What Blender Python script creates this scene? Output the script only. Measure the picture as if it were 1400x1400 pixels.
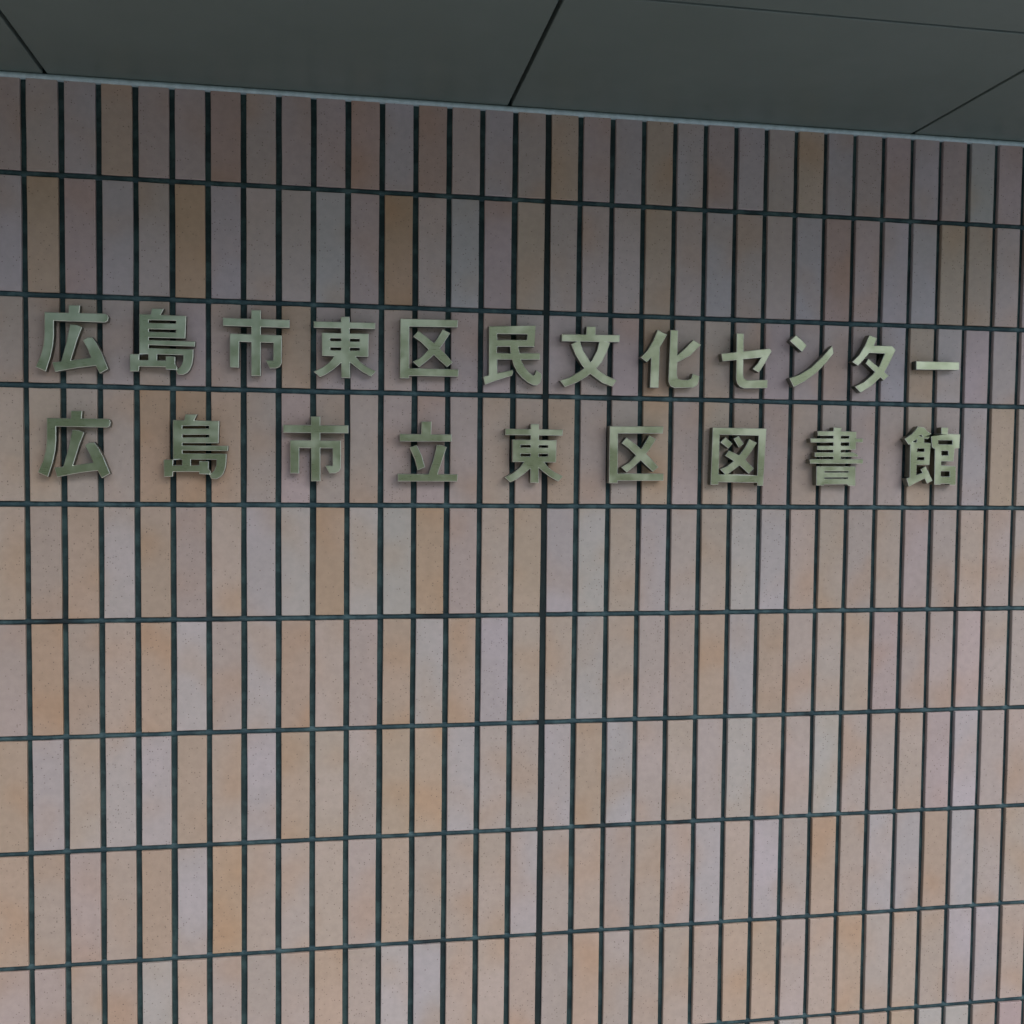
import bpy, bmesh, math, random
from mathutils import Vector, Matrix
from mathutils.geometry import delaunay_2d_cdt

random.seed(11)
for o in list(bpy.data.objects):
    bpy.data.objects.remove(o)
S = bpy.context.scene
COL = S.collection

# ------------------------------------------------------------------ camera
# world: X along the wall, Y away from the viewer (tile faces at Y = 0), Z up
K = 70.0 / 75.0 / 1000.0                      # the tile grid was measured at 75, real pitch is 70 mm
F_PX, YAW, PITCH, ROLL = 1428.58, -0.1694, 0.0453, 0.0108
Z0 = 1.46                                     # height of the joint below the lower line of lettering
CAM = Vector((645.25 * K, -2372.0 * K, 95.38 * K + Z0))
def rot(a, b, c):
    ca, sa, cb, sb, cc, sc = math.cos(a), math.sin(a), math.cos(b), math.sin(b), math.cos(c), math.sin(c)
    Ry = Matrix(((ca, 0, sa), (0, 1, 0), (-sa, 0, ca)))
    Rx = Matrix(((1, 0, 0), (0, cb, -sb), (0, sb, cb)))
    Rz = Matrix(((cc, -sc, 0), (sc, cc, 0), (0, 0, 1)))
    return Rz @ Rx @ Ry
R = rot(YAW, PITCH, ROLL)
w3 = lambda r: Vector((r[0], r[2], -r[1]))
RIGHT, UP, FWD = w3(R[0]), -w3(R[1]), w3(R[2])
cd = bpy.data.cameras.new('camera')
cam = bpy.data.objects.new('camera', cd)
COL.objects.link(cam)
cd.sensor_width = 36.0
cd.lens = 36.0 * F_PX / 1400.0
cd.clip_end = 500
cam.matrix_world = Matrix(((RIGHT.x, UP.x, -FWD.x, CAM.x), (RIGHT.y, UP.y, -FWD.y, CAM.y),
                           (RIGHT.z, UP.z, -FWD.z, CAM.z), (0, 0, 0, 1)))
S.camera = cam
def px_wall(x, y, depth=0.0):
    """photo pixel -> (X, Z) on the plane Y = depth parallel to the wall"""
    d = FWD + RIGHT * ((x - 700) / F_PX) - UP * ((y - 700) / F_PX)
    t = (depth - CAM.y) / d.y
    return CAM.x + d.x * t, CAM.z + d.z * t

# ------------------------------------------------------------------ sky, sun, exposure
SUN_EL, SUN_AZ = math.radians(42), math.radians(27)    # azimuth from -Y (behind the viewer) towards +X
wd = bpy.data.worlds.new('World'); S.world = wd; wd.use_nodes = True
nt = wd.node_tree; bg = nt.nodes['Background']
sky = nt.nodes.new('ShaderNodeTexSky'); sky.sky_type = 'NISHITA'; sky.sun_disc = False
sky.sun_elevation = SUN_EL
sd = Vector((math.sin(SUN_AZ) * math.cos(SUN_EL), -math.cos(SUN_AZ) * math.cos(SUN_EL), math.sin(SUN_EL)))
sky.sun_rotation = math.atan2(sd.x, sd.y)
sky.air_density = 1.0; sky.dust_density = 1.0; sky.ozone_density = 1.0
nt.links.new(sky.outputs[0], bg.inputs[0]); bg.inputs[1].default_value = 0.13
sl = bpy.data.lights.new('sun', 'SUN'); sl.energy = 0.9; sl.angle = math.radians(50); sl.color = (1.0, 0.97, 0.93)
so = bpy.data.objects.new('sun', sl); COL.objects.link(so)
so.rotation_euler = sd.to_track_quat('Z', 'Y').to_euler(); so.location = (2, -6, 8)
S.view_settings.view_transform = 'Standard'; S.view_settings.look = 'None'
S.view_settings.exposure = 0.65; S.view_settings.gamma = 1.0; S.view_settings.use_curve_mapping = False

# ------------------------------------------------------------------ helpers
def obj(name, mesh, mat=None, parent=None, **props):
    o = bpy.data.objects.new(name, mesh); COL.objects.link(o)
    if mat is not None and mesh is not None and not mesh.materials: mesh.materials.append(mat)
    if parent is not None: o.parent = parent
    for k, v in props.items(): o[k] = v
    return o
def box_bm(bm, x0, x1, y0, y1, z0, z1):
    vs = [bm.verts.new((x, y, z)) for x in (x0, x1) for y in (y0, y1) for z in (z0, z1)]
    for f in ((0, 1, 3, 2), (4, 6, 7, 5), (0, 4, 5, 1), (2, 3, 7, 6), (0, 2, 6, 4), (1, 5, 7, 3)):
        bm.faces.new([vs[i] for i in f])
def finish(bm, name, bevel=0.0, seg=1):
    bmesh.ops.recalc_face_normals(bm, faces=bm.faces)
    if bevel: bmesh.ops.bevel(bm, geom=list(bm.edges), offset=bevel, segments=seg, affect='EDGES', clamp_overlap=True)
    me = bpy.data.meshes.new(name); bm.to_mesh(me); bm.free(); return me
def box(name, dims, mat, parent=None, bevel=0.0, **props):
    bm = bmesh.new(); box_bm(bm, *dims); return obj(name, finish(bm, name, bevel), mat, parent, **props)

class N:
    """small node-building helper"""
    def __init__(s, name):
        s.m = bpy.data.materials.new(name); s.m.use_nodes = True; s.t = s.m.node_tree
        s.b = s.t.nodes['Principled BSDF']
    def n(s, kind, **kw):
        x = s.t.nodes.new('ShaderNode' + kind)
        for k, v in kw.items(): setattr(x, k, v)
        return x
    def put(s, sock, v):
        if hasattr(v, 'is_linked'): s.t.links.new(v, sock)
        elif v is not None: sock.default_value = v
    def math(s, op, a, b=None, clamp=False):
        x = s.n('Math', operation=op, use_clamp=clamp); s.put(x.inputs[0], a); s.put(x.inputs[1], b); return x.outputs[0]
    def mix(s, f, a, b, mode='MIX'):
        x = s.n('Mix', data_type='RGBA', blend_type=mode)
        s.put(x.inputs[0], f); s.put(x.inputs[6], a); s.put(x.inputs[7], b); return x.outputs[2]
    def noise(s, vec, scale, detail=2, rough=0.5):
        x = s.n('TexNoise'); s.put(x.inputs['Vector'], vec); x.inputs['Scale'].default_value = scale
        x.inputs['Detail'].default_value = detail; x.inputs['Roughness'].default_value = rough; return x.outputs[0]
    def ramp(s, v, lo, hi, a=0.0, b=1.0):
        x = s.n('MapRange', interpolation_type='SMOOTHSTEP')
        s.put(x.inputs[0], v); x.inputs[1].default_value = lo; x.inputs[2].default_value = hi
        x.inputs[3].default_value = a; x.inputs[4].default_value = b; return x.outputs[0]
    def bump(s, h, strength, dist):
        x = s.n('Bump'); x.inputs['Strength'].default_value = strength; x.inputs['Distance'].default_value = dist
        s.put(x.inputs['Height'], h); s.t.links.new(x.outputs[0], s.b.inputs['Normal'])
    def pos(s): return s.n('NewGeometry').outputs['Position']

def tile_material(name, joined):
    k = N(name)
    if joined:
        a = k.n('Attribute', attribute_name='tint'); col, rnd = a.outputs['Color'], a.outputs['Alpha']
    else:
        oi = k.n('ObjectInfo'); col, rnd = oi.outputs['Color'], oi.outputs['Random']
    off = k.n('VectorMath', operation='ADD'); k.put(off.inputs[0], k.pos())
    cmb = k.n('CombineXYZ'); k.put(cmb.inputs[0], k.math('MULTIPLY', rnd, 91.0)); k.put(cmb.inputs[2], k.math('MULTIPLY', rnd, 57.0))
    k.put(off.inputs[1], cmb.outputs[0]); vec = off.outputs[0]
    n1 = k.noise(vec, 9.0, 0.5)                        # kiln flashing: tan clouds inside a tile
    warm = k.mix(1.0, col, (1.02, 0.90, 0.78, 1), 'MULTIPLY')
    cool = k.mix(1.0, col, (1.07, 1.07, 1.11, 1), 'MULTIPLY')
    c = k.mix(k.ramp(n1, 0.42, 0.76, 0, 0.85), col, warm)
    n1b = k.noise(vec, 6.0, 0.5)
    c = k.mix(k.ramp(n1b, 0.46, 0.74, 0, 1.0), c, cool)
    n2 = k.noise(vec, 60.0, 4.0, 0.6)                  # fine mottling
    c = k.mix(1.0, c, k.mix(k.ramp(n2, 0.3, 0.7), (0.95, 0.95, 0.95, 1), (1.05, 1.05, 1.05, 1)), 'MULTIPLY')
    v = k.n('TexVoronoi', feature='F1'); k.put(v.inputs['Vector'], vec); v.inputs['Scale'].default_value = 190
    sp = k.ramp(v.outputs['Distance'], 0.12, 0.27, 1, 0)
    sel = k.n('SeparateColor'); k.put(sel.inputs[0], v.outputs['Color'])
    dens = k.noise(vec, 14.0, 1.0)
    sp = k.math('MULTIPLY', sp, k.math('GREATER_THAN', k.math('ADD', sel.outputs[0], k.math('MULTIPLY', dens, 0.35)), k.math('ADD', 0.80, k.math('MULTIPLY', rnd, 0.26))))
    c = k.mix(k.math('MULTIPLY', sp, 0.78), c, (0.10, 0.075, 0.06, 1))
    k.put(k.b.inputs['Base Color'], c)
    k.put(k.b.inputs['Roughness'], k.ramp(n2, 0.3, 0.7, 0.48, 0.62))
    k.b.inputs['Specular IOR Level'].default_value = 0.35
    k.bump(k.noise(vec, 420.0, 3.0), 0.25, 0.0006)
    return k.m

def mortar_material(name, base, light, stain=0.5):
    k = N(name); p = k.pos()
    c = k.mix(k.ramp(k.noise(p, 26.0, 4.0, 0.65), 0.42, 0.66), base, light)
    c = k.mix(k.ramp(k.noise(p, 7.0, 3.0), 0.58, 0.70, 0, stain), c, (0.012, 0.016, 0.018, 1))
    k.put(k.b.inputs['Base Color'], c); k.b.inputs['Roughness'].default_value = 0.85
    k.bump(k.noise(p, 300.0, 4.0, 0.7), 0.6, 0.002)
    return k.m

def metal_material():
    k = N('brushed_metal'); p = k.pos()
    sc = k.n('VectorMath', operation='MULTIPLY'); k.put(sc.inputs[0], p); sc.inputs[1].default_value = (40, 40, 900)
    hair = k.noise(sc.outputs[0], 1.0, 3.0, 0.6)
    big = k.noise(p, 18.0, 3.0, 0.55)
    c = k.mix(k.ramp(big, 0.35, 0.68), (0.42, 0.45, 0.295, 1), (0.56, 0.585, 0.430, 1))
    k.put(k.b.inputs['Base Color'], c); k.b.inputs['Metallic'].default_value = 1.0
    r = k.math('ADD', k.ramp(hair, 0.3, 0.7, 0.27, 0.31), k.ramp(big, 0.4, 0.7, 0.0, 0.08))
    k.put(k.b.inputs['Roughness'], r)
    k.bump(k.noise(p, 30.0, 2.0), 0.04, 0.002)
    return k.m

def soffit_material():
    k = N('soffit_panel_paint'); p = k.pos()
    c = k.mix(k.ramp(k.noise(p, 2.2, 3.0), 0.35, 0.7), (0.124, 0.157, 0.139, 1), (0.140, 0.174, 0.156, 1))
    k.put(k.b.inputs['Base Color'], c)
    k.put(k.b.inputs['Roughness'], k.ramp(k.noise(p, 5.0, 3.0), 0.3, 0.7, 0.42, 0.52))
    k.bump(k.noise(p, 3.0, 1.5), 0.12, 0.01)
    return k.m

def plain(name, c, rough=0.7, amp=0.12, scale=8.0, metallic=0.0):
    k = N(name); p = k.pos()
    lo = tuple(x * (1 - amp) for x in c) + (1,); hi = tuple(min(1, x * (1 + amp)) for x in c) + (1,)
    k.put(k.b.inputs['Base Color'], k.mix(k.ramp(k.noise(p, scale, 5.0, 0.6), 0.3, 0.7), lo, hi))
    k.b.inputs['Roughness'].default_value = rough; k.b.inputs['Metallic'].default_value = metallic
    k.bump(k.noise(p, scale * 25, 3.0), 0.2, 0.001)
    return k.m

M_TILE = tile_material('glazed_tile', False)
M_TILEJ = tile_material('glazed_tile_far', True)
M_MORT = mortar_material('dark_mortar', (0.018, 0.042, 0.043, 1), (0.045, 0.090, 0.088, 1), 0.5)
M_MORTH = mortar_material('bed_joint_mortar', (0.030, 0.066, 0.076, 1), (0.075, 0.135, 0.142, 1), 0.75)
M_SEAL = mortar_material('sealant', (0.008, 0.017, 0.017, 1), (0.014, 0.027, 0.026, 1), 0.2)
M_METAL = metal_material()
M_RETURN = plain('weathered_metal_edge', (0.20, 0.21, 0.17), 0.42, 0.15, 40.0, 1.0)  # letter sides: darker base colour stands in for the shade they reflect
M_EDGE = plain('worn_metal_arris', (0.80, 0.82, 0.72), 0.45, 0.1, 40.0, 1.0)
M_SOFF = soffit_material()
M_TRIM = plain('trim_aluminium', (0.42, 0.53, 0.55), 0.4, 0.12, 60.0)
M_CONC = plain('concrete', (0.30, 0.29, 0.27), 0.85, 0.10, 3.0)
M_PAVE = plain('paving', (0.55, 0.54, 0.52), 0.85, 0.12, 2.0)
M_TAN = plain('tan_render', (0.36, 0.30, 0.25), 0.7, 0.1, 6.0)
M_ADDED_SLOPE = plain('wooded_slope', (0.085, 0.115, 0.020), 0.95, 0.35, 0.4)
M_ADDED_GRASS = plain('short_grass', (0.12, 0.145, 0.035), 0.9, 0.3, 1.5)

# ------------------------------------------------------------------ ground
def sheet(name, x0, x1, y0, y1, z, mat):
    bm = bmesh.new(); bm.faces.new([bm.verts.new(v) for v in ((x0, y0, z), (x1, y0, z), (x1, y1, z), (x0, y1, z))])
    obj(name, finish(bm, name), mat, kind='structure')
sheet('ground', -150, 150, -200, 60, -0.004, M_ADDED_GRASS)  # unseen grass, added to give metal and soffit a green reflection
# unseen wooded slopes added behind the viewer, block low sky and tint the metal
bm = bmesh.new(); rh = random.Random(3); grid = []
for i in range(81):
    x = -160 + 320 * i / 80
    fall = 1 / (1 + math.exp((x - 19) / 6.0))
    ridge = 28 + 3 * fall - 24 / (1 + math.exp((64 - x) / 6.0)) + 2.5 * math.sin(x * 0.09) + 1.5 * math.sin(x * 0.23 + 1)
    grid.append([bm.verts.new((x + rh.uniform(-1, 1), -55 - 12 * j, max(-0.5, ridge * math.sin(min(1, j / 5) * math.pi / 2) + rh.uniform(-.8, .8) - (0.6 if j == 0 else 0)))) for j in range(9)])
for a, b in zip(grid, grid[1:]):
    for j in range(8): bm.faces.new((a[j], a[j + 1], b[j + 1], b[j]))
obj('hills', finish(bm, 'hills'), M_ADDED_SLOPE, kind='structure')
sheet('pavement', -150, 150, -7.0, 0.2, 0.0, M_PAVE)

# ------------------------------------------------------------------ tiled wall
PITCH_X, TW = 0.070, 0.0579
ROWP = 253.24 * K                              # 236 mm
CUT = 191.6 * K                                # 179 mm, the short course
SOFFIT_Z = Z0 + 906.1 * K
XW0, XW1 = -1.77, 6.4
WIDE = 0.0034                                  # extra width of the movement joint
TRIM = 0.0105
HJ = 0.0111                                    # bed joint
FACE_BACK, MORT_V, MORT_H = 0.012, 0.0095, 0.0058
def joint_x(i):                                # centre of vertical joint i
    return i * PITCH_X + (WIDE if i > 15 else WIDE / 2 if i == 15 else 0)
joints_z = [Z0 + 2 * ROWP + CUT, Z0 + ROWP + CUT, Z0 + ROWP, Z0]
while joints_z[-1] - ROWP > 0.05: joints_z.append(joints_z[-1] - ROWP)

wall = obj('tiled_wall', None, label='beige and tan tiled building wall with dark mortar joints, carrying the metal lettering', category='wall')
wall.location = (0, 0, 0)
box('mortar_bed', (XW0, XW1, MORT_V, 0.20, 0.0, SOFFIT_Z + 0.35), M_MORT, wall)
for z in joints_z:                             # tooled bed joints, a little proud of the vertical ones
    bm = bmesh.new(); n = 220; rows = []
    for i in range(n + 1):
        x = XW0 + 0.001 + (XW1 - XW0 - 0.002) * i / n
        d = MORT_H + random.uniform(-0.0005, 0.0006)
        rows.append([bm.verts.new((x, MORT_V + 0.002, z - HJ / 2)), bm.verts.new((x, d + 0.0008, z - HJ / 2)), bm.verts.new((x, d - 0.0002, z)),
                     bm.verts.new((x, d + 0.0008, z + HJ / 2)), bm.verts.new((x, MORT_V + 0.002, z + HJ / 2))])
    for a, b in zip(rows, rows[1:]):
        for j in range(4): bm.faces.new((a[j], a[j + 1], b[j + 1], b[j]))
    me = finish(bm, 'mortar_joint')
    for p in me.polygons: p.use_smooth = True
    obj('mortar_joint', me, M_MORTH, wall)
box('return_wall', (-1.75, -1.5, -2.6, 0.0005, 0.0, SOFFIT_Z + 0.36), M_TAN, wall)  # unseen wall, added to keep light off the left side
xs = joint_x(15)
box('sealant_strip', (xs - 0.0080, xs + 0.0080, 0.0046, 0.0115, 0.002, SOFFIT_Z - TRIM), M_SEAL, wall, label='wider dark movement joint running down the wall')

# edge trim under the soffit: rounded bead
bm = bmesh.new(); prof = [(0.011, 0.0), (-0.0010, 0.0), (-0.0032, -0.0022), (-0.0036, -0.0055), (-0.0024, -0.0085), (0.0, -TRIM), (0.011, -TRIM)]
n = 90; rows = []
for i in range(n + 1):
    x = XW0 + (XW1 - XW0) * i / n
    rows.append([bm.verts.new((x, y + random.uniform(-.0002, .0002), SOFFIT_Z - 0.0005 + z + (random.uniform(-.0006, .0006) if j in (4, 5) else 0))) for j, (y, z) in enumerate(prof)])
for a, b in zip(rows, rows[1:]):
    for j in range(len(prof) - 1): bm.faces.new((a[j], a[j + 1], b[j + 1], b[j]))
me = finish(bm, 'edge_trim')
for p in me.polygons: p.use_smooth = True
obj('edge_trim', me, M_TRIM, wall, label='thin pale grey bead between tiles and soffit')

COLOURS = {'n': (0.436, 0.349, 0.298), 'b': (0.445, 0.346, 0.276), 't': (0.445, 0.329, 0.241), 'o': (0.440, 0.306, 0.206),
           'g': (0.438, 0.377, 0.352), 'c': (0.436, 0.382, 0.338), 'p': (0.436, 0.338, 0.302), 'r': (0.415, 0.302, 0.262),
           'l': (0.435, 0.380, 0.385), 'm': (0.436, 0.358, 0.330), 'q': (0.436, 0.346, 0.332), 'd': (0.430, 0.398, 0.390)}  # lilac and mauve codes: cool light under the soffit painted as tile colour
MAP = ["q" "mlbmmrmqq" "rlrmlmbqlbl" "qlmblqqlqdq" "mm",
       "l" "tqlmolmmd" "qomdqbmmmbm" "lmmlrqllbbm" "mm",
       "n" "nnmnqnmtm" "mnmqqmmmqtn" "nnqqmqlbgqm" "mm",
       "b" "bnnootnpn" "nppnbbtnntn" "bbpbnpnbngt" "nn",
       "b" "btctnbgco" "cconbtgcbgn" "bcgbbnbpnbn" "nn",
       "n" "obbtgngtb" "ntctgbbcbnb" "tgtnnbpnnpn" "nn",
       "t" "gncgtbgtb" "nttgnngtgnb" "ncbncnnbpgn" "bb",
       "t" "bnbtgobnb" "ntbbbgnbnbn" "gbgntbggtgn" "bb",
       "n" "nbbcbnnnt" "bcgbbbntnbb" "bttnbtnbbgg" "bb"]
rc = random.Random(5)
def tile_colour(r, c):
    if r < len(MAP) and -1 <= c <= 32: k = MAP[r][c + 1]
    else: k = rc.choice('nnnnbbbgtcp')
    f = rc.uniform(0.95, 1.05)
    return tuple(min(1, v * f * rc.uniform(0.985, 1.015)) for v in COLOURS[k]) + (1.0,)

tile_cache = {}
def tile_mesh(h, var):
    """box with a slightly uneven outline and an eased front edge, 48 triangles"""
    key = (round(h, 4), var)
    if key in tile_cache: return tile_cache[key]
    q = random.Random(100 * var + int(h * 1e4)); j = lambda a=0.00045: q.uniform(-a, a)
    w2, h2 = TW / 2, h / 2
    out = [(-w2 + j(), -h2 + j()), (j(.004), -h2 + j()), (w2 + j(), -h2 + j()), (w2 + j(), -h2 / 3 + j(.01)), (w2 + j(), h2 / 3 + j(.01)),
           (w2 + j(), h2 + j()), (j(.004), h2 + j()), (-w2 + j(), h2 + j()), (-w2 + j(), h2 / 3 + j(.01)), (-w2 + j(), -h2 / 3 + j(.01))]
    e = 0.0011
    bm = bmesh.new(); rings = []
    for y, ins in ((0.0, e), (e * 0.9, 0.0), (FACE_BACK, 0.0)):
        rings.append([bm.verts.new((x - math.copysign(ins, x) * (abs(x) > w2 * .8), y, z - math.copysign(ins, z) * (abs(z) > h2 * .9))) for x, z in out])
    bm.faces.new(rings[0])
    for a, b in zip(rings, rings[1:]):
        for i in range(10): bm.faces.new((a[i], a[(i + 1) % 10], b[(i + 1) % 10], b[i]))
    tile_cache[key] = finish(bm, 'tile'); tile_cache[key].materials.append(M_TILE)
    return tile_cache[key]

def project(X, Z):
    d = Vector((X, 0, Z)) - CAM; t = d.dot(FWD)
    return 700 + F_PX * d.dot(RIGHT) / t, 700 - F_PX * d.dot(UP) / t
def in_view_area(x0, x1, z0, z1):
    xs_, ys_ = zip(*[project(X, Z) for X in (x0, x1) for Z in (z0, z1)])
    w = min(1400, max(xs_)) - max(0, min(xs_)); h = min(1400, max(ys_)) - max(0, min(ys_))
    return max(0, w) * max(0, h)
rows = [(SOFFIT_Z - TRIM + 0.0005, joints_z[0] + HJ / 2)]
rows += [(a - HJ / 2, b + HJ / 2) for a, b in zip(joints_z, joints_z[1:])]
rows += [(joints_z[-1] - HJ / 2, 0.004)]
cells = []
for r, (zt, zb) in enumerate(rows):
    for c in range(-54, 91):
        xc = (joint_x(c) + joint_x(c + 1)) / 2
        if xc - 0.035 < XW0 or xc + 0.035 > XW1: continue
        cells.append((in_view_area(xc - TW / 2, xc + TW / 2, zb, zt), r, c, xc, zt, zb))
cells.sort(key=lambda t: -t[0])
jm = {'v': [], 'f': [], 'c': []}
for idx, (area, r, c, xc, zt, zb) in enumerate(cells):
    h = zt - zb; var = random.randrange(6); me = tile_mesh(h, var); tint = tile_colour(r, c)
    loc = Vector((xc + random.uniform(-.0005, .0005), random.uniform(-.0004, .0006), (zt + zb) / 2 + (0 if r == 0 else random.uniform(-.0005, .0005))))
    rz, rx = random.uniform(-.006, .006), random.uniform(-.002, .002)
    rt = random.uniform(-.002, .002)
    mt = Matrix.Translation(loc) @ Matrix.Rotation(rz, 4, 'Z') @ Matrix.Rotation(rx, 4, 'X') @ Matrix.Rotation(rt, 4, 'Y')
    if idx < 300:
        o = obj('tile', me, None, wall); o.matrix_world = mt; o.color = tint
    else:
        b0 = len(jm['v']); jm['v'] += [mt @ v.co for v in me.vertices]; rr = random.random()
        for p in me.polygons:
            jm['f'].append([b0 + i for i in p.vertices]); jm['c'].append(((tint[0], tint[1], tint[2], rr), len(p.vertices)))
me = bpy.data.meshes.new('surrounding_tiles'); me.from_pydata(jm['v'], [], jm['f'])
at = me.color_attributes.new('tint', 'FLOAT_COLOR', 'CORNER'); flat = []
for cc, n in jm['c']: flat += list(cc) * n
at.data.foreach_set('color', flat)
obj('surrounding_tiles', me, M_TILEJ, wall, kind='stuff')

# ------------------------------------------------------------------ canopy with panelled soffit
CX0, CX1, CY = -1.498, 2.62, -0.95
canopy = obj('canopy', None, label='entrance canopy with flat dark grey-green soffit panels above the tiled wall', category='canopy')
canopy.location = (0, 0, 0)
box('canopy_slab', (CX0, CX1, CY, 0.0085, SOFFIT_Z + 0.024, SOFFIT_Z + 0.34), M_CONC, canopy)
box('fascia', (CX0, CX1, CY - 0.02, CY - 0.001, SOFFIT_Z - 0.004, SOFFIT_Z + 0.36), M_TRIM, canopy)
PJX, PP, PJY = 966.0 / 1000, 0.9245, -0.5395
GAP = 0.008
ex = sorted([CX0] + [PJX + PP * k for k in range(-7, 7) if CX0 + .05 < PJX + PP * k < CX1 - .05] + [CX1])
ey = [0.0, PJY, CY]
for a, b in zip(ex, ex[1:]):
    for y1, y0 in zip(ey, ey[1:]):
        box('soffit_panel', (a + GAP / 2, b - GAP / 2, y0 + GAP / 2, y1 - (GAP / 2 if y1 < 0 else 0.0), SOFFIT_Z, SOFFIT_Z + 0.0225), M_SOFF, canopy, bevel=0.0012)

# ------------------------------------------------------------------ metal lettering
FRONT, THICK = -0.025, 0.020
def rect(x0, y0, x1, y1): return [(x0, y0), (x1, y0), (x1, y1), (x0, y1)]
# each glyph: pixel origin, scale of the tracing, outlines to add, outlines to cut
G = {}
G['広'] = (40, 555, 7.0, [
    [(395, 45), (505, 45), (497, 130), (395, 130)],
    [(165, 115), (745, 120), (768, 132), (776, 155), (770, 190), (745, 205), (255, 197), (165, 197)],
    [(165, 120), (258, 120), (256, 330), (248, 430), (225, 540), (180, 680), (82, 637), (130, 530), (155, 430), (165, 330)],
    [(410, 228), (470, 230), (525, 252), (480, 370), (415, 580), (322, 592), (375, 400)],
    [(240, 590), (350, 578), (620, 542), (655, 617), (480, 640), (268, 682)],
    [(530, 375), (575, 350), (620, 345), (660, 395), (710, 490), (775, 645), (695, 690), (655, 612), (610, 540), (575, 455)]], [])
G['島'] = (210, 555, 7.0, [
    [(303, 80), (418, 80), (385, 145), (290, 145)],
    [(185, 133), (628, 143), (620, 357), (185, 354)],
    rect(185, 340, 275, 512),
    [(265, 377), (714, 381), (710, 431), (265, 425)],
    [(185, 452), (697, 458), (695, 530), (685, 600), (665, 650), (640, 680), (600, 700), (550, 697), (532, 655), (580, 617), (598, 570), (600, 514), (185, 511)],
    [(95, 512), (185, 515), (185, 566), (270, 566), (270, 505), (355, 505), (355, 567), (435, 567), (435, 527), (525, 530), (525, 600), (545, 628), (540, 655), (435, 652), (435, 631), (186, 630), (182, 675), (98, 678)]],
    [rect(275, 190, 530, 216), rect(275, 275, 530, 300)])
G['市'] = (360, 560, 7.0, [
    [(455, 65), (546, 65), (544, 685), (455, 685)],
    [(190, 143), (815, 152), (815, 228), (190, 219)],
    [(255, 290), (345, 290), (340, 610), (255, 608)],
    [(255, 290), (742, 298), (742, 372), (255, 365)],
    [(663, 298), (742, 298), (740, 560), (722, 594), (690, 609), (630, 611), (590, 535), (661, 535)]], [])
G['東'] = (670, 565, 7.0, [
    [(388, 103), (468, 103), (467, 668), (386, 665)],
    [(145, 148), (698, 155), (695, 214), (145, 208)],
    [(215, 252), (637, 257), (632, 470), (215, 467)],
    [(330, 460), (392, 460), (388, 528), (320, 588), (250, 637), (195, 662), (140, 612), (220, 572), (280, 524)],
    [(463, 460), (515, 463), (560, 518), (620, 563), (700, 603), (655, 652), (580, 612), (520, 567), (466, 523)]],
    [rect(292, 304, 400, 328), rect(455, 306, 554, 330), rect(292, 388, 400, 412), rect(455, 389, 554, 413)])
G['区'] = (800, 570, 7.0, [
    [(235, 88), (750, 90), (745, 158), (235, 160)],
    [(235, 88), (316, 88), (312, 635), (228, 635)],
    [(228, 540), (752, 542), (750, 610), (228, 612)],
    [(350, 250), (395, 195), (480, 258), (560, 328), (640, 408), (702, 480), (650, 525), (570, 452), (490, 372), (420, 302)],
    [(613, 177), (680, 212), (612, 320), (540, 410), (470, 475), (400, 532), (345, 482), (420, 437), (490, 362), (550, 285)]], [])
G['民'] = (655, 440, 14.0, [
    [(190, 75), (1075, 85), (1065, 480), (190, 470)],
    [(190, 80), (350, 80), (350, 1010), (182, 1030)],
    [(340, 590), (1170, 600), (1165, 725), (340, 720)],
    [(75, 1045), (340, 980), (640, 918), (655, 960), (630, 1030), (400, 1100), (110, 1200)],
    [(590, 460), (755, 475), (780, 610), (810, 740), (870, 860), (960, 970), (1035, 1025), (1065, 1010), (1095, 925), (1190, 995), (1200, 1060), (1170, 1170), (1110, 1218),
     (1040, 1215), (940, 1165), (820, 1070), (720, 950), (660, 830), (630, 720), (602, 600)]],
    [[(350, 230), (925, 240), (915, 345), (350, 340)]])
G['文'] = (750, 430, 5.8333, [
    [(303, 95), (378, 95), (375, 170), (300, 170)],
    [(105, 155), (570, 163), (565, 221), (105, 213)],
    [(180, 235), (250, 205), (275, 285), (335, 378), (400, 445), (470, 490), (545, 525), (510, 575), (430, 545), (335, 475), (270, 410), (215, 320)],
    [(408, 205), (492, 225), (465, 300), (425, 380), (370, 445), (300, 500), (220, 545), (130, 577), (90, 525), (170, 500), (245, 455), (300, 415), (345, 365), (385, 290)]], [])
G['化'] = (750, 430, 5.8333, [
    [(870, 122), (945, 160), (915, 217), (888, 262), (880, 585), (810, 583), (818, 345), (785, 382), (735, 342), (790, 285), (835, 205)],
    [(972, 122), (1033, 125), (1025, 480), (1032, 508), (1055, 519), (1115, 520), (1140, 508), (1150, 470), (1205, 490), (1198, 535), (1185, 565), (1155, 582), (1005, 585), (972, 570), (958, 535), (958, 500)],
    [(1020, 330), (1085, 272), (1155, 200), (1217, 240), (1130, 327), (1020, 386)]], [])
G['セ'] = (970, 440, 5.8333, [
    [(218, 90), (275, 93), (270, 425), (276, 450), (300, 465), (465, 462), (462, 528), (280, 531), (245, 518), (222, 492), (213, 455)],
    [(95, 253), (480, 212), (497, 235), (445, 330), (395, 405), (345, 375), (385, 330), (412, 285), (105, 315)]], [])
G['ン'] = (970, 440, 5.8333, [
    [(690, 105), (740, 148), (778, 190), (740, 240), (690, 195), (642, 150)],
    [(638, 448), (720, 420), (810, 365), (900, 280), (980, 190), (992, 250), (930, 330), (850, 410), (760, 475), (672, 520)]], [])
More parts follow.
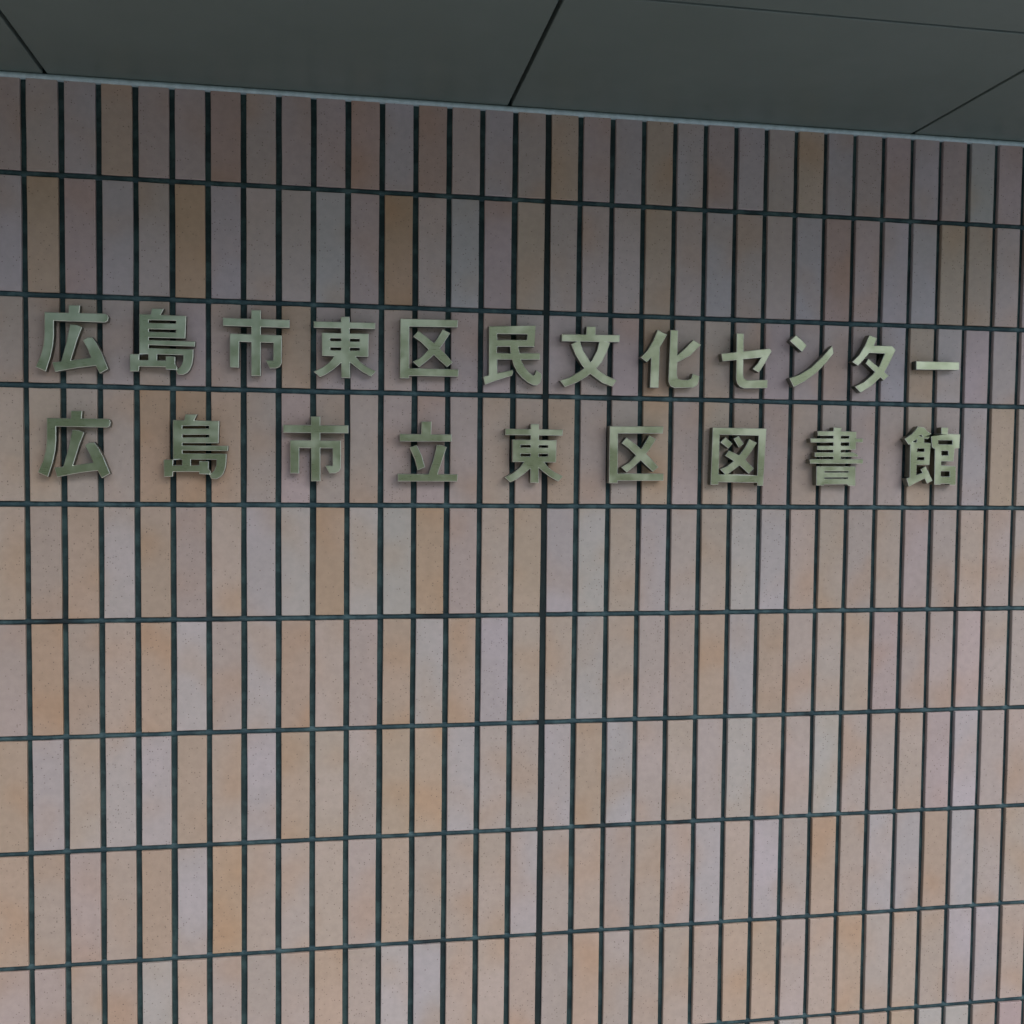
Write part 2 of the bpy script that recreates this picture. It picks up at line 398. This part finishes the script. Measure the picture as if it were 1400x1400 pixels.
G['タ'] = (1140, 440, 5.8333, [
    [(285, 105), (347, 130), (315, 205), (270, 268), (195, 350), (148, 318), (205, 260), (250, 185)],
    [(305, 188), (465, 192), (495, 225), (445, 330), (390, 425), (310, 505), (215, 565), (168, 515), (240, 480), (310, 420), (365, 350), (407, 253), (280, 248)],
    [(275, 292), (440, 430), (400, 468), (255, 330)]], [])
G['ー'] = (1140, 440, 5.8333, [[(658, 312), (1002, 322), (1000, 385), (658, 380)]], [])
G['立'] = (520, 565, 7.0, [
    [(396, 78), (492, 78), (488, 210), (390, 210)],
    [(185, 195), (685, 203), (685, 272), (185, 268)],
    [(278, 325), (350, 303), (395, 400), (428, 515), (355, 545), (330, 440)],
    [(540, 303), (590, 305), (635, 325), (595, 450), (545, 592), (455, 592), (505, 450)],
    [(165, 577), (740, 585), (735, 655), (165, 650)]], [])
G['図'] = (965, 575, 14.0, [
    [(135, 130), (1165, 150), (1100, 1250), (990, 1245), (985, 1190), (245, 1178), (240, 1228), (92, 1230)],
    [(375, 315), (515, 440), (440, 535), (280, 415)],
    [(630, 295), (730, 450), (635, 518), (530, 345)],
    [(830, 350), (985, 425), (880, 590), (770, 735), (650, 860), (520, 960), (420, 1030), (360, 1032), (275, 930), (400, 875), (530, 780), (650, 660), (760, 500)],
    [(440, 572), (640, 660), (760, 750), (925, 915), (825, 1020), (660, 865), (530, 770), (370, 670)]],
    [])
FRAME_CUT = [(268, 270), (1010, 290), (985, 1050), (250, 1028)]
G['書'] = (1095, 575, 14.0, [
    [(630, 130), (795, 135), (770, 200), (770, 780), (620, 780), (625, 200)],
    [(325, 198), (1070, 212), (1065, 296), (325, 290)],
    [(928, 212), (1068, 215), (1055, 560), (925, 555)],
    [(180, 338), (1195, 342), (1190, 420), (190, 420)],
    [(318, 480), (1058, 482), (1050, 565), (318, 560)],
    [(265, 605), (1010, 608), (1095, 655), (1100, 695), (270, 692)],
    [(170, 735), (1195, 738), (1190, 828), (175, 822)],
    [(300, 872), (1050, 878), (1045, 1255), (905, 1250), (890, 1222), (445, 1222), (440, 1245), (295, 1240)]],
    [rect(455, 968, 910, 994), rect(450, 1088, 900, 1114)])
G['館'] = (1225, 575, 14.0, [
    [(165, 350), (300, 260), (370, 180), (420, 112), (540, 130), (600, 200), (685, 258), (620, 352), (545, 345), (545, 420), (668, 430), (645, 850), (400, 850), (395, 1040), (508, 1000), (475, 930),
     (575, 875), (705, 1150), (600, 1210), (555, 1110), (250, 1265), (205, 1110), (265, 1085), (275, 460), (240, 460)],
    [(668, 262), (868, 250), (868, 130), (1000, 130), (998, 250), (1230, 258), (1215, 530), (1125, 540), (1105, 785), (870, 780), (868, 855), (1150, 870), (1150, 1235), (1035, 1235), (1030, 1213),
     (865, 1207), (860, 1228), (735, 1228), (745, 545), (690, 510)]],
    [rect(410, 535, 545, 595), rect(410, 700, 545, 755), [(465, 275), (490, 280), (515, 310), (450, 300)], [(400, 358), (397, 415), (325, 410)],
     rect(815, 378, 1080, 455), rect(875, 580, 1000, 665), rect(865, 970, 1030, 1070)])

def inside(pt, poly):
    x, y = pt; r = False; n = len(poly)
    for i in range(n):
        x0, y0 = poly[i]; x1, y1 = poly[(i + 1) % n]
        if (y0 > y) != (y1 > y) and x < (x1 - x0) * (y - y0) / (y1 - y0) + x0: r = not r
    return r
def glyph_pieces(ch):
    """union of the traced strokes in metres around the glyph's anchor -> list of bmeshes, one for each separate piece"""
    ox, oy, s, add, cut = G[ch]
    conv = lambda poly: [px_wall(ox + x / s, oy + y / s, FRONT) for x, y in poly]
    A = [conv(p) for p in add]; C = [conv(p) for p in cut]; FC = conv(FRAME_CUT) if ch == '図' else None
    vs, es = [], []
    for p in A + C + ([FC] if FC else []):
        b = len(vs); vs += [Vector(q) for q in p]; es += [(b + i, b + (i + 1) % len(p)) for i in range(len(p))]
    v2, _, f2 = delaunay_2d_cdt(vs, es, [], 0, 1e-5)[:3]
    keep = []
    for f in f2:
        c = tuple(sum(v2[i][k] for i in f) / len(f) for k in (0, 1))
        if FC: ok = (inside(c, A[0]) and not inside(c, FC)) or any(inside(c, p) for p in A[1:])
        elif ch == '東': ok = inside(c, A[0]) or (any(inside(c, p) for p in A) and not any(inside(c, p) for p in C))
        else: ok = any(inside(c, p) for p in A) and not any(inside(c, p) for p in C)
        if ok: keep.append(f)
    par = {}
    def find(a):
        while par.setdefault(a, a) != a: a = par[a]
        return a
    for f in keep:
        for a in f[1:]: par[find(a)] = find(f[0])
    groups = {}
    for f in keep: groups.setdefault(find(f[0]), []).append(f)
    xs_ = [v2[i][0] for f in keep for i in f]; zs_ = [v2[i][1] for f in keep for i in f]
    anchor = ((min(xs_) + max(xs_)) / 2, (min(zs_) + max(zs_)) / 2)
    out = []
    for g in groups.values():
        bm = bmesh.new(); m = {}
        for f in g:
            for i in f:
                if i not in m: m[i] = bm.verts.new((v2[i][0] - anchor[0], FRONT, v2[i][1] - anchor[1]))
            try: bm.faces.new([m[i] for i in f])
            except ValueError: pass
        bmesh.ops.remove_doubles(bm, verts=bm.verts, dist=0.0016)
        bmesh.ops.dissolve_limit(bm, angle_limit=0.03, verts=bm.verts, edges=bm.edges)
        for f in bm.faces:
            f.normal_update()
            if f.normal.y > 0: f.normal_flip()
        front = list(bm.faces)
        ex_ = bmesh.ops.extrude_face_region(bm, geom=front, use_keep_orig=True)
        for e in ex_['geom']:
            if isinstance(e, bmesh.types.BMVert): e.co.y += THICK
        bmesh.ops.recalc_face_normals(bm, faces=bm.faces)
        edges = [e for e in bm.edges if all(abs(v.co.y - FRONT) < 1e-6 for v in e.verts) and len(e.link_faces) == 2
                 and any(abs(f.normal.y) < 0.5 for f in e.link_faces)]
        bmesh.ops.bevel(bm, geom=edges, offset=0.0010, segments=1, profile=0.5, affect='EDGES', clamp_overlap=False)
        for e in list(bm.faces): e.smooth = False
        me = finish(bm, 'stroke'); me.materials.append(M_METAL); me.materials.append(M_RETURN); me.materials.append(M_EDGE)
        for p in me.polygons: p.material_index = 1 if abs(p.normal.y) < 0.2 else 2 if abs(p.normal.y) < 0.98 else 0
        out.append(me)
    return anchor, out
glyphs = {ch: glyph_pieces(ch) for ch in G}
UPPER = [('広', -3.0, -144.0), ('島', -45.8, -143.8), ('市', -81.6, -144.7), ('東', -258.8, -145.2), ('区', -283.4, -144.6), ('民', 0, 0), ('文', 0, 0), ('化', 0, 0), ('セ', 0, 0), ('ン', 0, 0), ('タ', 0, 0), ('ー', 0, 0)]
LOWER = [('広', 0, 0), ('島', 0, 0), ('市', 0, 0), ('立', 0, 0), ('東', 0, 0), ('区', 0, 0), ('図', 0, 0), ('書', 0, 0), ('館', 0, 0)]
ORD = ['first', 'second', 'third', 'fourth', 'fifth', 'sixth', 'seventh', 'eighth', 'ninth', 'tenth', 'eleventh', 'twelfth']
def stud_mesh():
    bm = bmesh.new()
    bmesh.ops.create_cone(bm, cap_ends=True, segments=10, radius1=0.003, radius2=0.003, depth=0.010)
    bmesh.ops.rotate(bm, verts=bm.verts, matrix=Matrix.Rotation(math.pi / 2, 3, 'X'))
    return finish(bm, 'mounting_stud')
STUD = stud_mesh(); STUD.materials.append(M_METAL)
for line, seq, n in (('upper', UPPER, 'twelve'), ('lower', LOWER, 'nine')):
    for i, (ch, dx, dy) in enumerate(seq):
        anchor, pieces = glyphs[ch]
        kata = ch in 'センター'
        ax, az = anchor
        if dx or dy:
            d = Vector((ax, FRONT, az)) - CAM; t = d.dot(FWD)
            qx, qy = 700 + F_PX * d.dot(RIGHT) / t, 700 - F_PX * d.dot(UP) / t
            ax, az = px_wall(qx + dx, qy + dy, FRONT)
        t = obj('katakana_character' if kata else 'kanji_character', None,
                label=f'brushed metal {"katakana" if kata else "kanji"} {ch}, {ORD[i]} character of the {line} {n}-character line on the tiles',
                category='sign letter', group=f'metal characters of the {line} line')
        t.location = (ax, 0, az); t.rotation_euler = (0, random.uniform(-.006, .006), 0)
        for me in pieces:
            s_ = obj('stroke', me, M_METAL, t)
            bmf = bmesh.new(); bmf.from_mesh(me); bmesh.ops.triangulate(bmf, faces=bmf.faces)
            tr = sorted([f for f in bmf.faces if f.normal.y > 0.9], key=lambda f: -f.calc_area())
            if tr:
                c = tr[0].calc_center_median(); st = obj('mounting_stud', STUD, None, s_); st.location = (c.x, -0.001, c.z)
            bmf.free()
